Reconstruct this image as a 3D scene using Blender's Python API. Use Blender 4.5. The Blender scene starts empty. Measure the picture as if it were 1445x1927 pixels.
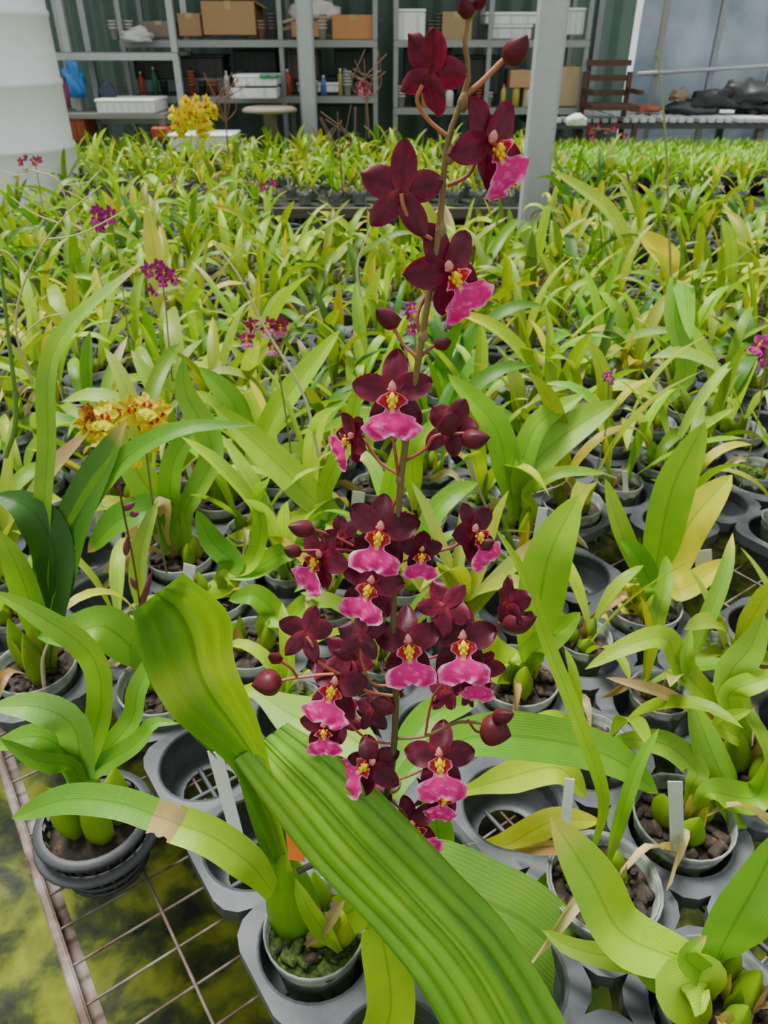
import bpy, math, random
from mathutils import Vector, Matrix, noise
R_ = random.Random(11)
F=1390.0; TH=math.radians(32.7); CZ=1.55
CO,SI=math.cos(TH),math.sin(TH)
CAM=Vector((0,0,CZ))
def ray(px,py):
    u=(px-722.5)/F; v=(963.5-py)/F
    return Vector((u, CO+v*SI, -SI+v*CO))
def atY(px,py,Y):
    d=ray(px,py); return CAM+d*(Y/d.y)
def atZ(px,py,z):
    d=ray(px,py); return CAM+d*((z-CZ)/d.z)
def depth(p):
    q=p-CAM; return q.y*CO-q.z*SI
def proj(p):
    q=p-CAM; t=q.y*CO-q.z*SI
    if t<=0.01: return (9999,9999)
    return (722.5+F*q.x/t, 963.5-F*(q.y*SI+q.z*CO)/t)
def lerp(a,b,t): return a+(b-a)*t
def mixc(a,b,t): return tuple(a[i]+(b[i]-a[i])*t for i in range(3))
def sst(a,b,x):
    t=max(0,min(1,(x-a)/(b-a))); return t*t*(3-2*t)
def catmull(P,n):
    P=[Vector(p) for p in P]
    if len(P)==2: return [P[0].lerp(P[1],i/n) for i in range(n+1)]
    Q=[P[0]*2-P[1]]+P+[P[-1]*2-P[-2]]
    L=[0]
    for i in range(1,len(P)): L.append(L[-1]+(P[i]-P[i-1]).length)
    out=[]
    for k in range(n+1):
        s=L[-1]*k/n; j=0
        while j<len(P)-2 and s>L[j+1]: j+=1
        t=(s-L[j])/max(1e-9,L[j+1]-L[j])
        a,b,c,d=Q[j],Q[j+1],Q[j+2],Q[j+3]
        out.append(0.5*((2*b)+(c-a)*t+(2*a-5*b+4*c-d)*t*t+(3*b-a-3*c+d)*t**3))
    return out
def interp(tab,x):
    for i in range(len(tab)-1):
        if x<=tab[i+1][0]:
            a,b=tab[i],tab[i+1]; t=(x-a[0])/(b[0]-a[0]); t=t*t*(3-2*t)
            return a[1]+(b[1]-a[1])*t
    return tab[-1][1]

# ---------------------------------------------------------------- mesh builder
class MB:
    def __init__(s): s.v=[];s.f=[];s.c=[];s.l=[];s.m=[];s.sm=[]
    def add(s,vs,fs,cols,lcs=None,mat=0,smooth=True):
        o=len(s.v); s.v+= [tuple(v) for v in vs]
        s.f+=[tuple(i+o for i in f) for f in fs]
        s.c+= list(cols) if isinstance(cols,list) else [cols]*len(vs)
        s.l+= lcs if lcs else [(0,0,0)]*len(vs)
        s.m+=[mat]*len(fs); s.sm+=[smooth]*len(fs)
    def grid(s,rows,cols,lcs=None,mat=0,closed=False,smooth=True):
        n=len(rows);m=len(rows[0]); vs=[p for r in rows for p in r]; fs=[]
        for i in range(n-1):
            for j in range(m if closed else m-1):
                k=(j+1)%m
                fs.append((i*m+j,i*m+k,(i+1)*m+k,(i+1)*m+j))
        s.add(vs,fs,cols,lcs,mat,smooth)
    def box(s,c,sz,col,mat=0,rot=None,bev=0.0):
        x,y,z=[a/2 for a in sz]
        b=min(bev,x*.9,y*.9,z*.9)
        if b<=0:
            vs=[Vector((i,j,k)) for i in(-x,x) for j in(-y,y) for k in(-z,z)]
            fs=[(0,1,3,2),(4,6,7,5),(0,4,5,1),(2,3,7,6),(0,2,6,4),(1,5,7,3)]
        else:
            pl=[(x-b,-y),(x,-y+b),(x,y-b),(x-b,y),(-x+b,y),(-x,y-b),(-x,-y+b),(-x+b,-y)]
            pi=[(px*(x-b)/x,py*(y-b)/y) for px,py in pl]
            vs=[Vector((p[0],p[1],-z)) for p in pi]+[Vector((p[0],p[1],-z+b)) for p in pl]+[Vector((p[0],p[1],z-b)) for p in pl]+[Vector((p[0],p[1],z)) for p in pi]
            fs=[tuple(range(7,-1,-1)),tuple(range(24,32))]
            for r in range(3):
                for j in range(8):
                    k=(j+1)%8; fs.append((r*8+j,r*8+k,r*8+8+k,r*8+8+j))
        M=rot if rot else Matrix.Identity(3)
        s.add([M@v+Vector(c) for v in vs],fs,col,None,mat,False)
    def tube(s,pts,r,col,ns=6,n=None,mat=0,cap=True,col2=None,ell=1.0):
        n=n or max(2,(len(pts)-1)*5)
        if len(pts)==2 and n>2 : n=2
        P=catmull(pts,n); rows=[];cs=[]
        ref=Vector((0.3,0.2,1)).normalized()
        T0=(P[1]-P[0]).normalized()
        if abs(T0.dot(ref))>.9: ref=Vector((1,0.1,0)).normalized()
        for i,p in enumerate(P):
            t=(P[min(i+1,n)]-P[max(i-1,0)]).normalized()
            a=(ref-t*ref.dot(t)).normalized(); b=t.cross(a); ref=a
            v=i/n
            rr=r if not isinstance(r,(list,tuple)) else interp([(k/(len(r)-1),q) for k,q in enumerate(r)],v)
            rows.append([p+(a*math.cos(2*math.pi*k/ns)+b*ell*math.sin(2*math.pi*k/ns))*rr for k in range(ns)])
            cs+= [mixc(col,col2,v) if col2 else col]*ns
        s.grid(rows,cs,None,mat,closed=True)
        if cap:
            s.add(rows[0],[tuple(range(ns-1,-1,-1))],cs[0],None,mat); s.add(rows[-1],[tuple(range(ns))],cs[-1],None,mat)
    def lathe(s,c,prof,col,ns=24,mat=0,cols=None,smooth=True,axis=None):
        rows=[];cs=[]
        for i,(r,z) in enumerate(prof):
            rows.append([Vector(c)+Vector((r*math.cos(2*math.pi*k/ns),r*math.sin(2*math.pi*k/ns),z)) for k in range(ns)])
            cs+=[cols[i] if cols else col]*ns
        s.grid(rows,cs,None,mat,closed=True,smooth=smooth)
    def bulb(s,base,top,r,col,col2=None,ns=10,n=8,mat=0,flat=0.65,sharp=.8,ridge=0.05,rot=0.0):
        base=Vector(base);top=Vector(top); ax=top-base; t=ax.normalized()
        a=Vector((math.cos(rot),math.sin(rot),0)); a=(a-t*a.dot(t)).normalized(); b=t.cross(a); rows=[];cs=[]
        for i in range(n+1):
            v=i/n; rr=r*max(0.02,math.sin(math.pi*(0.1+.9*v**.85)))**sharp
            rows.append([base+ax*v+(a*math.cos(2*math.pi*k/ns)+b*flat*math.sin(2*math.pi*k/ns))*rr*(1+ridge*math.cos(k*math.pi)) for k in range(ns)])
            cs+=[mixc(col,col2 or col,v)]*ns
        s.grid(rows,cs,[(k/ns*2-1,i/n,0) for i in range(n+1) for k in range(ns)],mat,closed=True)
    def build(s,name,mats,parent=None):
        me=bpy.data.meshes.new(name); me.from_pydata(s.v,[],s.f); 
        for m in mats: me.materials.append(m)
        me.polygons.foreach_set('material_index',s.m); me.polygons.foreach_set('use_smooth',s.sm)
        ca=me.color_attributes.new('Col','FLOAT_COLOR','POINT')
        ca.data.foreach_set('color',[x for c in s.c for x in (c[0],c[1],c[2],1)])
        la=me.attributes.new('lc','FLOAT_VECTOR','POINT'); la.data.foreach_set('vector',[x for c in s.l for x in c])
        me.update()
        return me
    def obj(s,name,mats,parent=None):
        o=bpy.data.objects.new(name,s.build(name,mats)); bpy.context.scene.collection.objects.link(o)
        if parent: o.parent=parent
        return o
def empty(name):
    o=bpy.data.objects.new(name,None); bpy.context.scene.collection.objects.link(o); o.empty_display_size=.05; return o

def prof_strap(v): return (0.32+0.68*sst(0,.42,v))*max(0,1-max(0,(v-.5)/.5)**2.4)**.75
def ribbon(mb,pts,width,col,n=14,nu=5,fold=.22,nh=Vector((0,-.6,.8)),twist=0,prof=prof_strap,tip=None,base=None,mat=0,wav=0.0,tipv=.8,hues=.12):
    P=catmull(pts,n); rows=[];cs=[];lc=[]; prev=None; ph=R_.random()*6
    for i,p in enumerate(P):
        v=i/n; t=(P[min(i+1,n)]-P[max(i-1,0)]).normalized()
        s=t.cross(nh)
        if s.length<.25 and prev: s=prev-t*prev.dot(t)
        s.normalize()
        if prev and s.dot(prev)<0: s=-s
        if prev: s=(s*.5+prev*.5).normalized()
        prev=s.copy(); nn=s.cross(t).normalized()
        if twist: 
            a=twist*v; s2=s*math.cos(a)+nn*math.sin(a); nn=nn*math.cos(a)-s*math.sin(a); s=s2
        hw=width/2*prof(v); row=[]
        for k in range(nu):
            a=k/(nu-1)*2-1
            row.append(p+s*a*hw+nn*(fold*abs(a)**1.3*hw+wav*hw*math.sin(v*9+ph)*a))
            c=col
            if base: c=mixc(base,c,sst(0,.35,v))
            g=1+hues*math.sin(v*5+ph)+hues*.8*a*math.sin(ph*3)
            c=(c[0]*g,c[1]*(1+(g-1)*.6),c[2])
            if tip: c=mixc(c,tip,sst(tipv,min(1,tipv+.12),v))
            cs.append(c); lc.append((a,v,1))
        rows.append(row)
    mb.grid(rows,cs,lc,mat)
def edgeleaf(mb,EL,ER,colf,n=30,nu=49,ribs=7,amp=.0016,bow=0.006,mat=0):
    A=catmull(EL,n);B=catmull(ER,n); rows=[];cs=[];lc=[]
    for i in range(n+1):
        v=i/n; a,b=A[i],B[i]; m=(a+b)/2
        t=((A[min(i+1,n)]+B[min(i+1,n)])-(A[max(i-1,0)]+B[max(i-1,0)])).normalized()
        nn=(b-a).cross(t).normalized()
        if nn.dot(CAM-m)<0: nn=-nn
        row=[]
        fade=sst(0,.08,v)*sst(1,.93,v)
        for k in range(nu):
            u=k/(nu-1); w=u*2-1; uu=u+.02*math.sin(v*5)
            rb=abs(math.sin(uu*math.pi*ribs))**.7-.5+.35*math.sin(uu*23+v*3)
            keel=-.9*math.exp(-((w)/.05)**2)
            sag=noise.noise(Vector((u*2,v*5,ribs)))*.003
            p=a.lerp(b,u)+nn*(bow*(1-w*w)*fade+(amp*(rb+keel)+sag*(1-w*w))*min(1,(b-a).length/.03)*(.35+.65*fade))
            row.append(p); cs.append(colf(u,v)); lc.append((w,v,2))
        rows.append(row)
    mb.grid(rows,cs,lc,mat)

# ---------------------------------------------------------------- materials
def newmat(name):
    m=bpy.data.materials.new(name); m.use_nodes=True; nt=m.node_tree; nt.nodes.clear()
    out=nt.nodes.new('ShaderNodeOutputMaterial'); return m,nt,out
def N(nt,t,**k):
    n=nt.nodes.new(t)
    for a,b in k.items(): setattr(n,a,b)
    return n
def attr(nt,name): n=N(nt,'ShaderNodeAttribute'); n.attribute_name=name; return n
def math_(nt,op,a,b=None,clamp=False):
    n=N(nt,'ShaderNodeMath',operation=op,use_clamp=clamp)
    for i,x in enumerate([a,b]):
        if x is None: continue
        if isinstance(x,(int,float)): n.inputs[i].default_value=x
        else: nt.links.new(x,n.inputs[i])
    return n.outputs[0]
def mixn(nt,fac,a,b,bt='MIX'):
    n=N(nt,'ShaderNodeMix',data_type='RGBA',blend_type=bt)
    for i,x in ((0,fac),(6,a),(7,b)):
        if isinstance(x,(int,float)): n.inputs[i].default_value=x
        elif isinstance(x,tuple): n.inputs[i].default_value=(*x,1)
        else: nt.links.new(x,n.inputs[i])
    return n.outputs[2]
def noisen(nt,scale,detail=4,coord='Object',rough=.55,dist=0,vec=None):
    n=N(nt,'ShaderNodeTexNoise'); n.inputs['Scale'].default_value=scale; n.inputs['Detail'].default_value=detail
    n.inputs['Roughness'].default_value=rough; n.inputs['Distortion'].default_value=dist
    if vec is None:
        tc=N(nt,'ShaderNodeTexCoord'); vec=tc.outputs[coord]
    nt.links.new(vec,n.inputs['Vector']); return n.outputs['Fac']
def ramp(nt,f,stops):
    r=N(nt,'ShaderNodeValToRGB'); e=r.color_ramp.elements
    while len(e)<len(stops): e.new(.5)
    for i,(p,c) in enumerate(stops):
        e[i].position=p; e[i].color=(*c,1) if isinstance(c,tuple) else (c,c,c,1)
    nt.links.new(f,r.inputs[0]); return r.outputs[0]
def bump(nt,h,st,d=.001):
    b=N(nt,'ShaderNodeBump'); b.inputs['Strength'].default_value=st; b.inputs['Distance'].default_value=d
    nt.links.new(h,b.inputs['Height']); return b.outputs[0]
def setp(nt,p,**k):
    for a,b in k.items():
        a=a.replace('_',' ')
        if isinstance(b,(int,float)): p.inputs[a].default_value=b
        elif isinstance(b,tuple): p.inputs[a].default_value=(*b,1)
        else: nt.links.new(b,p.inputs[a])

def mat_leaf(name='orchid_leaf',vary=True):
    m,nt,out=newmat(name)
    c=attr(nt,'Col').outputs['Color']; l=attr(nt,'lc'); sp=N(nt,'ShaderNodeSeparateXYZ'); nt.links.new(l.outputs['Vector'],sp.inputs[0])
    oi=N(nt,'ShaderNodeObjectInfo').outputs['Random']
    vein=math_(nt,'SINE',math_(nt,'MULTIPLY',sp.outputs[0],56.0))
    ab=math_(nt,'ABSOLUTE',sp.outputs[0])
    mid=math_(nt,'SUBTRACT',1.0,math_(nt,'MULTIPLY',ab,11.0),True)
    mid=math_(nt,'MULTIPLY',mid,sp.outputs[2],True)
    c1=mixn(nt,math_(nt,'MULTIPLY',math_(nt,'ADD',vein,1.0),.05),c,mixn(nt,1.0,c,(.45,.6,.4),'MULTIPLY'))
    c1=mixn(nt,math_(nt,'MULTIPLY',mid,.65),c1,mixn(nt,1.0,c1,(.4,.55,.45),'MULTIPLY'))
    n1=noisen(nt,26,4)
    n1r=ramp(nt,n1,[(.35,0.0),(.7,1.0)])
    c1=mixn(nt,math_(nt,'MULTIPLY',n1r,.5),mixn(nt,.3,c1,mixn(nt,1.0,c1,(.5,.65,.7),'MULTIPLY')),mixn(nt,1.0,c1,(1.4,1.15,.8),'MULTIPLY'))
    sp2=ramp(nt,noisen(nt,300,3),[(.68,0.0),(.74,1.0)])
    c1=mixn(nt,math_(nt,'MULTIPLY',sp2,.28),c1,(.36,.42,.22))
    h=N(nt,'ShaderNodeHueSaturation'); nt.links.new(c1,h.inputs['Color'])
    if vary:
        h.inputs['Saturation'].default_value=1.04
        nt.links.new(math_(nt,'ADD',math_(nt,'MULTIPLY',oi,.038),.480),h.inputs['Hue'])
        nt.links.new(math_(nt,'ADD',math_(nt,'MULTIPLY',oi,.60),.64),h.inputs['Value'])
    else:
        h.inputs['Saturation'].default_value=1.06; h.inputs['Hue'].default_value=.5; h.inputs['Value'].default_value=1.08
    p=N(nt,'ShaderNodeBsdfPrincipled'); setp(nt,p,Base_Color=h.outputs[0],Roughness=.43,Specular_IOR_Level=.35)
    bn=bump(nt,math_(nt,'ADD',math_(nt,'MULTIPLY',vein,.35),n1),.3,.0006); nt.links.new(bn,p.inputs['Normal'])
    t=N(nt,'ShaderNodeBsdfTranslucent'); nt.links.new(mixn(nt,1.0,h.outputs[0],(1.3,1.3,.3),'MULTIPLY'),t.inputs[0])
    mx=N(nt,'ShaderNodeMixShader'); mx.inputs[0].default_value=.30
    nt.links.new(p.outputs[0],mx.inputs[1]);nt.links.new(t.outputs[0],mx.inputs[2]);nt.links.new(mx.outputs[0],out.inputs[0]); return m
def mat_petal():
    m,nt,out=newmat('orchid_petal')
    c=attr(nt,'Col').outputs['Color']
    n1=noisen(nt,420,3)
    c1=mixn(nt,math_(nt,'MULTIPLY',n1,.4),c,mixn(nt,1.0,c,(.45,.4,.45),'MULTIPLY'))
    p=N(nt,'ShaderNodeBsdfPrincipled'); setp(nt,p,Base_Color=c1,Roughness=.45,Specular_IOR_Level=.28)
    nt.links.new(bump(nt,noisen(nt,600,2),.3,.0004),p.inputs['Normal'])
    t=N(nt,'ShaderNodeBsdfTranslucent'); nt.links.new(mixn(nt,1.0,c,(1.3,.8,1.1),'MULTIPLY'),t.inputs[0])
    mx=N(nt,'ShaderNodeMixShader'); mx.inputs[0].default_value=.22
    nt.links.new(p.outputs[0],mx.inputs[1]);nt.links.new(t.outputs[0],mx.inputs[2]);nt.links.new(mx.outputs[0],out.inputs[0]); return m
def mat_pot():
    m,nt,out=newmat('translucent_pot_plastic')
    n1=noisen(nt,40,5)
    c=ramp(nt,n1,[(.3,(.22,.26,.23)),(.7,(.50,.54,.50))])
    p=N(nt,'ShaderNodeBsdfPrincipled'); setp(nt,p,Base_Color=c,Roughness=.35)
    t=N(nt,'ShaderNodeBsdfTranslucent'); nt.links.new(c,t.inputs[0])
    mx=N(nt,'ShaderNodeMixShader'); mx.inputs[0].default_value=.4
    nt.links.new(p.outputs[0],mx.inputs[1]);nt.links.new(t.outputs[0],mx.inputs[2])
    tr=N(nt,'ShaderNodeBsdfTransparent'); mx2=N(nt,'ShaderNodeMixShader'); mx2.inputs[0].default_value=.12
    nt.links.new(mx.outputs[0],mx2.inputs[1]);nt.links.new(tr.outputs[0],mx2.inputs[2]);nt.links.new(mx2.outputs[0],out.inputs[0]); return m
def mat_film():
    m,nt,out=newmat('translucent_film'); c=attr(nt,'Col').outputs['Color']; n1=noisen(nt,1.2,5)
    c1=mixn(nt,ramp(nt,n1,[(.35,0.0),(.65,1.0)]),c,mixn(nt,1.0,c,(.35,.4,.42),'MULTIPLY'))
    p=N(nt,'ShaderNodeBsdfPrincipled'); setp(nt,p,Base_Color=c1,Roughness=.3); t=N(nt,'ShaderNodeBsdfTranslucent'); nt.links.new(c1,t.inputs[0])
    nt.links.new(bump(nt,n1,.3,.02),p.inputs['Normal'])
    mx=N(nt,'ShaderNodeMixShader'); mx.inputs[0].default_value=.35
    nt.links.new(p.outputs[0],mx.inputs[1]);nt.links.new(t.outputs[0],mx.inputs[2]); nt.links.new(mx.outputs[0],out.inputs[0]); return m
def mat_col(name,rough=.5,scale=60,amt=.35,bs=.2,metal=0,bd=.001,dark=(.4,.4,.4)):
    m,nt,out=newmat(name); c=attr(nt,'Col').outputs['Color']; n1=noisen(nt,scale,5)
    c1=mixn(nt,math_(nt,'MULTIPLY',n1,amt),c,mixn(nt,1.0,c,dark,'MULTIPLY'))
    p=N(nt,'ShaderNodeBsdfPrincipled'); setp(nt,p,Base_Color=c1,Roughness=rough,Metallic=metal)
    nt.links.new(bump(nt,n1,bs,bd),p.inputs['Normal']); nt.links.new(p.outputs[0],out.inputs[0]); return m
def mat_ramp(name,scale,stops,rough=.6,bs=.3,bd=.002,detail=5,rr=None,dist=0,spec=.5):
    m,nt,out=newmat(name); n1=noisen(nt,scale,detail,dist=dist); c=ramp(nt,n1,stops)
    p=N(nt,'ShaderNodeBsdfPrincipled'); setp(nt,p,Base_Color=c,Specular_IOR_Level=spec,Roughness=rough if rr is None else ramp(nt,noisen(nt,scale*.5,3),[(.35,rr[0]),(.65,rr[1])]))
    nt.links.new(bump(nt,n1,bs,bd),p.inputs['Normal']); nt.links.new(p.outputs[0],out.inputs[0]); return m
LEAF=mat_leaf(); LEAFM=mat_leaf('specimen_leaf',False); PETAL=mat_petal(); POT=mat_pot()
SOIL=mat_ramp('bark_substrate',90,[(.3,(.006,.005,.003)),(.55,(.03,.018,.010)),(.75,(.10,.06,.03))],.8,.8,.004)
MOSS=mat_ramp('pot_moss',160,[(.35,(.015,.03,.005)),(.6,(.08,.15,.015)),(.8,(.2,.28,.04))],.9,1,.004)
TRAY=mat_ramp('grey_tray_plastic',11,[(.3,(.018,.022,.024)),(.5,(.050,.058,.066)),(.75,(.11,.122,.132))],.5,.15,.001,8,spec=.35)
RUST=mat_ramp('rusty_wire',22,[(.35,(.05,.022,.012)),(.5,(.12,.085,.065)),(.7,(.22,.21,.19))],.7,.4,.001,6)
FLOOR=mat_ramp('mossy_floor',9,[(.38,(.004,.008,.002)),(.48,(.028,.040,.003)),(.56,(.085,.105,.006)),(.72,(.16,.18,.014))],.8,.9,.01,12,rr=(.55,.95),dist=.3,spec=.2)
MC=mat_col('painted_plastic',amt=.2); MW=mat_col('woody_stem',.6,200,.4,.3); MG=mat_col('galvanized_steel',.5,25,.35,.1,.25)
CARD=mat_col('cardboard',.85,30,.25,.1); CORR=mat_col('corrugated_sheet',.5,6,.5,.05)

YG=(.24,.41,.02); MGN=(.10,.25,.018); DG=(.035,.12,.014); PALE=(.32,.45,.08); YEL=(.60,.54,.04); LIME=(.36,.49,.025); BULB=(.18,.34,.018)
BROWN=(.30,.17,.07); STRAW=(.55,.45,.25)
MAR=(.085,.0030,.017)

# ---------------------------------------------------------------- flowers
LIPT=[(0,.08),(.10,.30),(.20,.36),(.32,.17),(.40,.20),(.56,.56),(.74,.70),(.9,.60),(1,.32)]
def petal(mb,M,ang,L,W,col,cbase,back=.12,cup=.12,nv=10,nu=7,z0=0,wave=0):
    d=Vector((math.cos(ang),math.sin(ang),0)); s=Vector((-d.y,d.x,0)); rows=[];cs=[];ph=R_.random()*6; bend=R_.uniform(-.08,.08)
    for i in range(nv+1):
        v=i/nv; v=1-(1-v)**1.25 if v>.0 else 0
        w=W/2*max(0.0,math.sin(math.pi*(0.07+.93*v**1.12)))**.58; row=[]
        if i==nv: w=W*.04
        for k in range(nu):
            a=k/(nu-1)*2-1
            p=d*L*v+s*(a*w+bend*L*v*v)+Vector((0,0,z0-back*L*v*v+cup*W*(a*a)*(.3+v)*.6+wave*L*math.sin(v*8+a*3+ph)*(.3+abs(a))))
            row.append(M@p)
            e=mixc(cbase,col,sst(.0,.4,v)); e=mixc(e,tuple(x*1.9 for x in col),.6*sst(.65,1,abs(a))); e=mixc(e,tuple(x*.45 for x in col),.55*sst(.25,.0,abs(a)))
            g=noise.noise(Vector((v*7+ph,a*2,ph)))*.5
            cs.append(tuple(max(0,x*(1+g)) for x in e))
        rows.append(row)
    mb.grid(rows,cs,None,0)
def flower(mb,M,R,col=MAR,lipc=(.62,.004,.19),edge=(.94,.42,.68),openk=1.0,lip=True,base=None,lipk=1.0):
    base=base or (.24,.008,.03)
    j=lambda a:a*R_.uniform(.93,1.07)
    bk=R_.uniform(.0,.25)-(1-openk)*1.3
    for ang,W,L,z in ((90,.62,1.0,0),(20,.70,.97,.04),(160,.70,.97,.04),(306,.58,1.0,-.03),(234,.58,1.0,-.03)):
        petal(mb,M,math.radians(ang+R_.uniform(-8,8)),j(L)*R*(.6+.4*openk),j(W)*R,col,base,back=bk+R_.uniform(-.14,.2),cup=R_.uniform(.08,.24),z0=z*R,wave=.03)
    if not lip: return
    rows=[];cs=[];nv=22;nu=19; ph=R_.random()*9
    for i in range(nv+1):
        v=i/nv; hw=interp(LIPT,v)*R*lipk; row=[]
        for k in range(nu):
            a=k/(nu-1)*2-1
            y=-.04*R-R*1.02*lipk*(v+.13*sst(.6,1,v)*(abs(a)**.9-.5)-.05*sst(.35,0,v)*abs(a))
            z=R*(.16+.24*v-.25*sst(.6,1,v)*(v-.6))+ .09*R*math.sin(a*9+ph+v*3)*sst(.45,1,v)*(.3+abs(a)) - .12*R*a*a*sst(.5,.9,v)+.22*R*abs(a)*sst(.36,.1,v)
            row.append(M@Vector((a*hw*(1+.06*math.sin(v*22+ph)),y,z)))
            ed=max(sst(.76,1,abs(a)),sst(.92,1,v))
            g=noise.noise(Vector((a*4+ph,v*8,ph)))*.8+noise.noise(Vector((a*11+ph,v*22,ph)))*.6
            if v<.34:
                c=mixc((.40,.002,.014),edge,max(0,min(1,ed*.9+g*.5-.15)))
                if abs(a)<.32: c=mixc(c,(.95,.66,.02),.9)
            else: c=mixc(lipc,edge,max(0,min(1,ed*.85+g*1.0-.18)))
            if v<.44 and abs(a)<.25: c=mixc(c,(.95,.75,.15),.6)
            cs.append(c)
        rows.append(row)
    mb.grid(rows,cs,None,0)
    yl=(.92,.74,.01)
    for (x,y,z,r) in ((0,-.10,.31,.11),(-.09,-.17,.28,.07),(.09,-.17,.28,.07),(0,-.24,.31,.075),(-.13,-.07,.27,.05),(.13,-.07,.27,.05),(-.06,-.31,.28,.05),(.06,-.31,.28,.05)):
        c=Vector((x,y,z))*R; mb.bulb(M@(c-Vector((0,r*R,0))),M@(c+Vector((0,r*R,r*R*.5))),r*R*.8,yl,ns=7,n=5,ridge=0,flat=1)
    mb.bulb(M@(Vector((0,-.02,.10))*R),M@(Vector((0,.28,.34))*R),.10*R,(.62,.12,.13),(.88,.48,.38),ns=9,n=7,ridge=0,flat=.9)
    mb.bulb(M@(Vector((-.12,.08,.2))*R),M@(Vector((.12,.08,.2))*R),.06*R,(.70,.22,.25),ns=7,n=5,ridge=0,flat=.9)
def facing(p,yaw=0,pitch=0,roll=0):
    z=(CAM-p).normalized(); x=Vector((0,0,1)).cross(z).normalized(); y=z.cross(x)
    B=Matrix((x,y,z)).transposed()
    r=Matrix.Rotation(math.radians(yaw),3,'Y')@Matrix.Rotation(math.radians(-pitch),3,'X')@Matrix.Rotation(math.radians(roll),3,'Z')
    return Matrix.Translation(p)@(B@r).to_4x4()

# ---------------------------------------------------------------- lattice
E1=Vector((.577,-.816,0)); E2=Vector((.816,.577,0)); SP=.135; ZR=.81; ZT=.782; ZB=.72
ORG=atZ(592,1742,ZR)
def cell(i,j): return ORG+E2*(i*SP)+E1*(j*SP)
def snap(p):
    q=p-ORG; return (round(q.dot(E2)/SP),round(q.dot(E1)/SP))
used={}
def addpot(mb,c,r=.054,h=.085,detail=True,moss=False,rng=R_):
    c=Vector(c); P=[(r*.72,-h),(r*.76,-h+.004),(r*.97,-.010),(r*1.0,-.009),(r*1.03,-.001),(r*1.02,.001),(r*.985,0),(r*.955,-.02)]
    mb.lathe(c,P,(1,1,1),28 if detail else 14,mat=1)
    ns=20 if detail else 10; rows=[[c+Vector((0,0,-.016))]*ns]
    for rr in (.3,.6,.85,.985):
        rows.append([c+Vector((r*rr*.97*math.cos(2*math.pi*k/ns),r*rr*.97*math.sin(2*math.pi*k/ns),-.018+rng.uniform(-.004,.004))) for k in range(ns)])
    mb.grid(rows,(1,1,1),None,3 if moss else 2,closed=True,smooth=False)
    for q in range(34 if detail else 7):
        a=rng.uniform(0,6.28); rr=r*.85*math.sqrt(rng.random()); s=rng.uniform(.004,.010)
        M=Matrix.Rotation(rng.uniform(0,6),3,'Z')@Matrix.Rotation(rng.uniform(-.6,.6),3,'X')
        mb.box(c+Vector((rr*math.cos(a),rr*math.sin(a),-.014+s*.3)),(s*2,s*1.2,s*.8),(1,1,1),mat=3 if (moss and rng.random()<.6) else 2,rot=M,bev=.002)
PM=[LEAF,POT,SOIL,MOSS,MW,PETAL]; PMH=[LEAFM,POT,SOIL,MOSS,MW,PETAL]
def addbulb(mb,c,off,h,r,rng=R_,lean=.1,col=BULB):
    b=c+Vector((off[0],off[1],-.022)); t=b+Vector((off[0]*lean*5,off[1]*lean*5,h))
    mb.bulb(b,t,r,mixc(col,(.34,.30,.07),.35),col,ns=12,n=9,flat=.7,rot=rng.random()*3)
    a=rng.uniform(0,6.28)
    for k in range(2):
        a+=2.6; d=Vector((math.cos(a),math.sin(a),0))
        ribbon(mb,[b+d*r*.7,b+d*r*1.0+Vector((0,0,h*.4)),b+d*r*.85+Vector((0,0,h*rng.uniform(.6,1.1)))],r*1.0,rng.choice([(.34,.33,.08),(.2,.33,.03),(.32,.22,.10)]),n=6,nu=5,nh=d,fold=-.5)
    return t
def deadleaf(mb,c,rng,L=.07):
    az=rng.uniform(0,6.28); d=Vector((math.cos(az),math.sin(az),0)); 
    ribbon(mb,[c+d*.02,c+d*(.02+L*.4)+Vector((0,0,.025)),c+d*(.03+L*.8)+Vector((0,0,.0)),c+d*(.035+L)-Vector((0,0,.015))],.015,rng.choice([STRAW,(.42,.28,.14),(.6,.5,.3)]),n=8,nu=3,nh=Vector((0,0,1)),fold=.6,twist=2)
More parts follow.
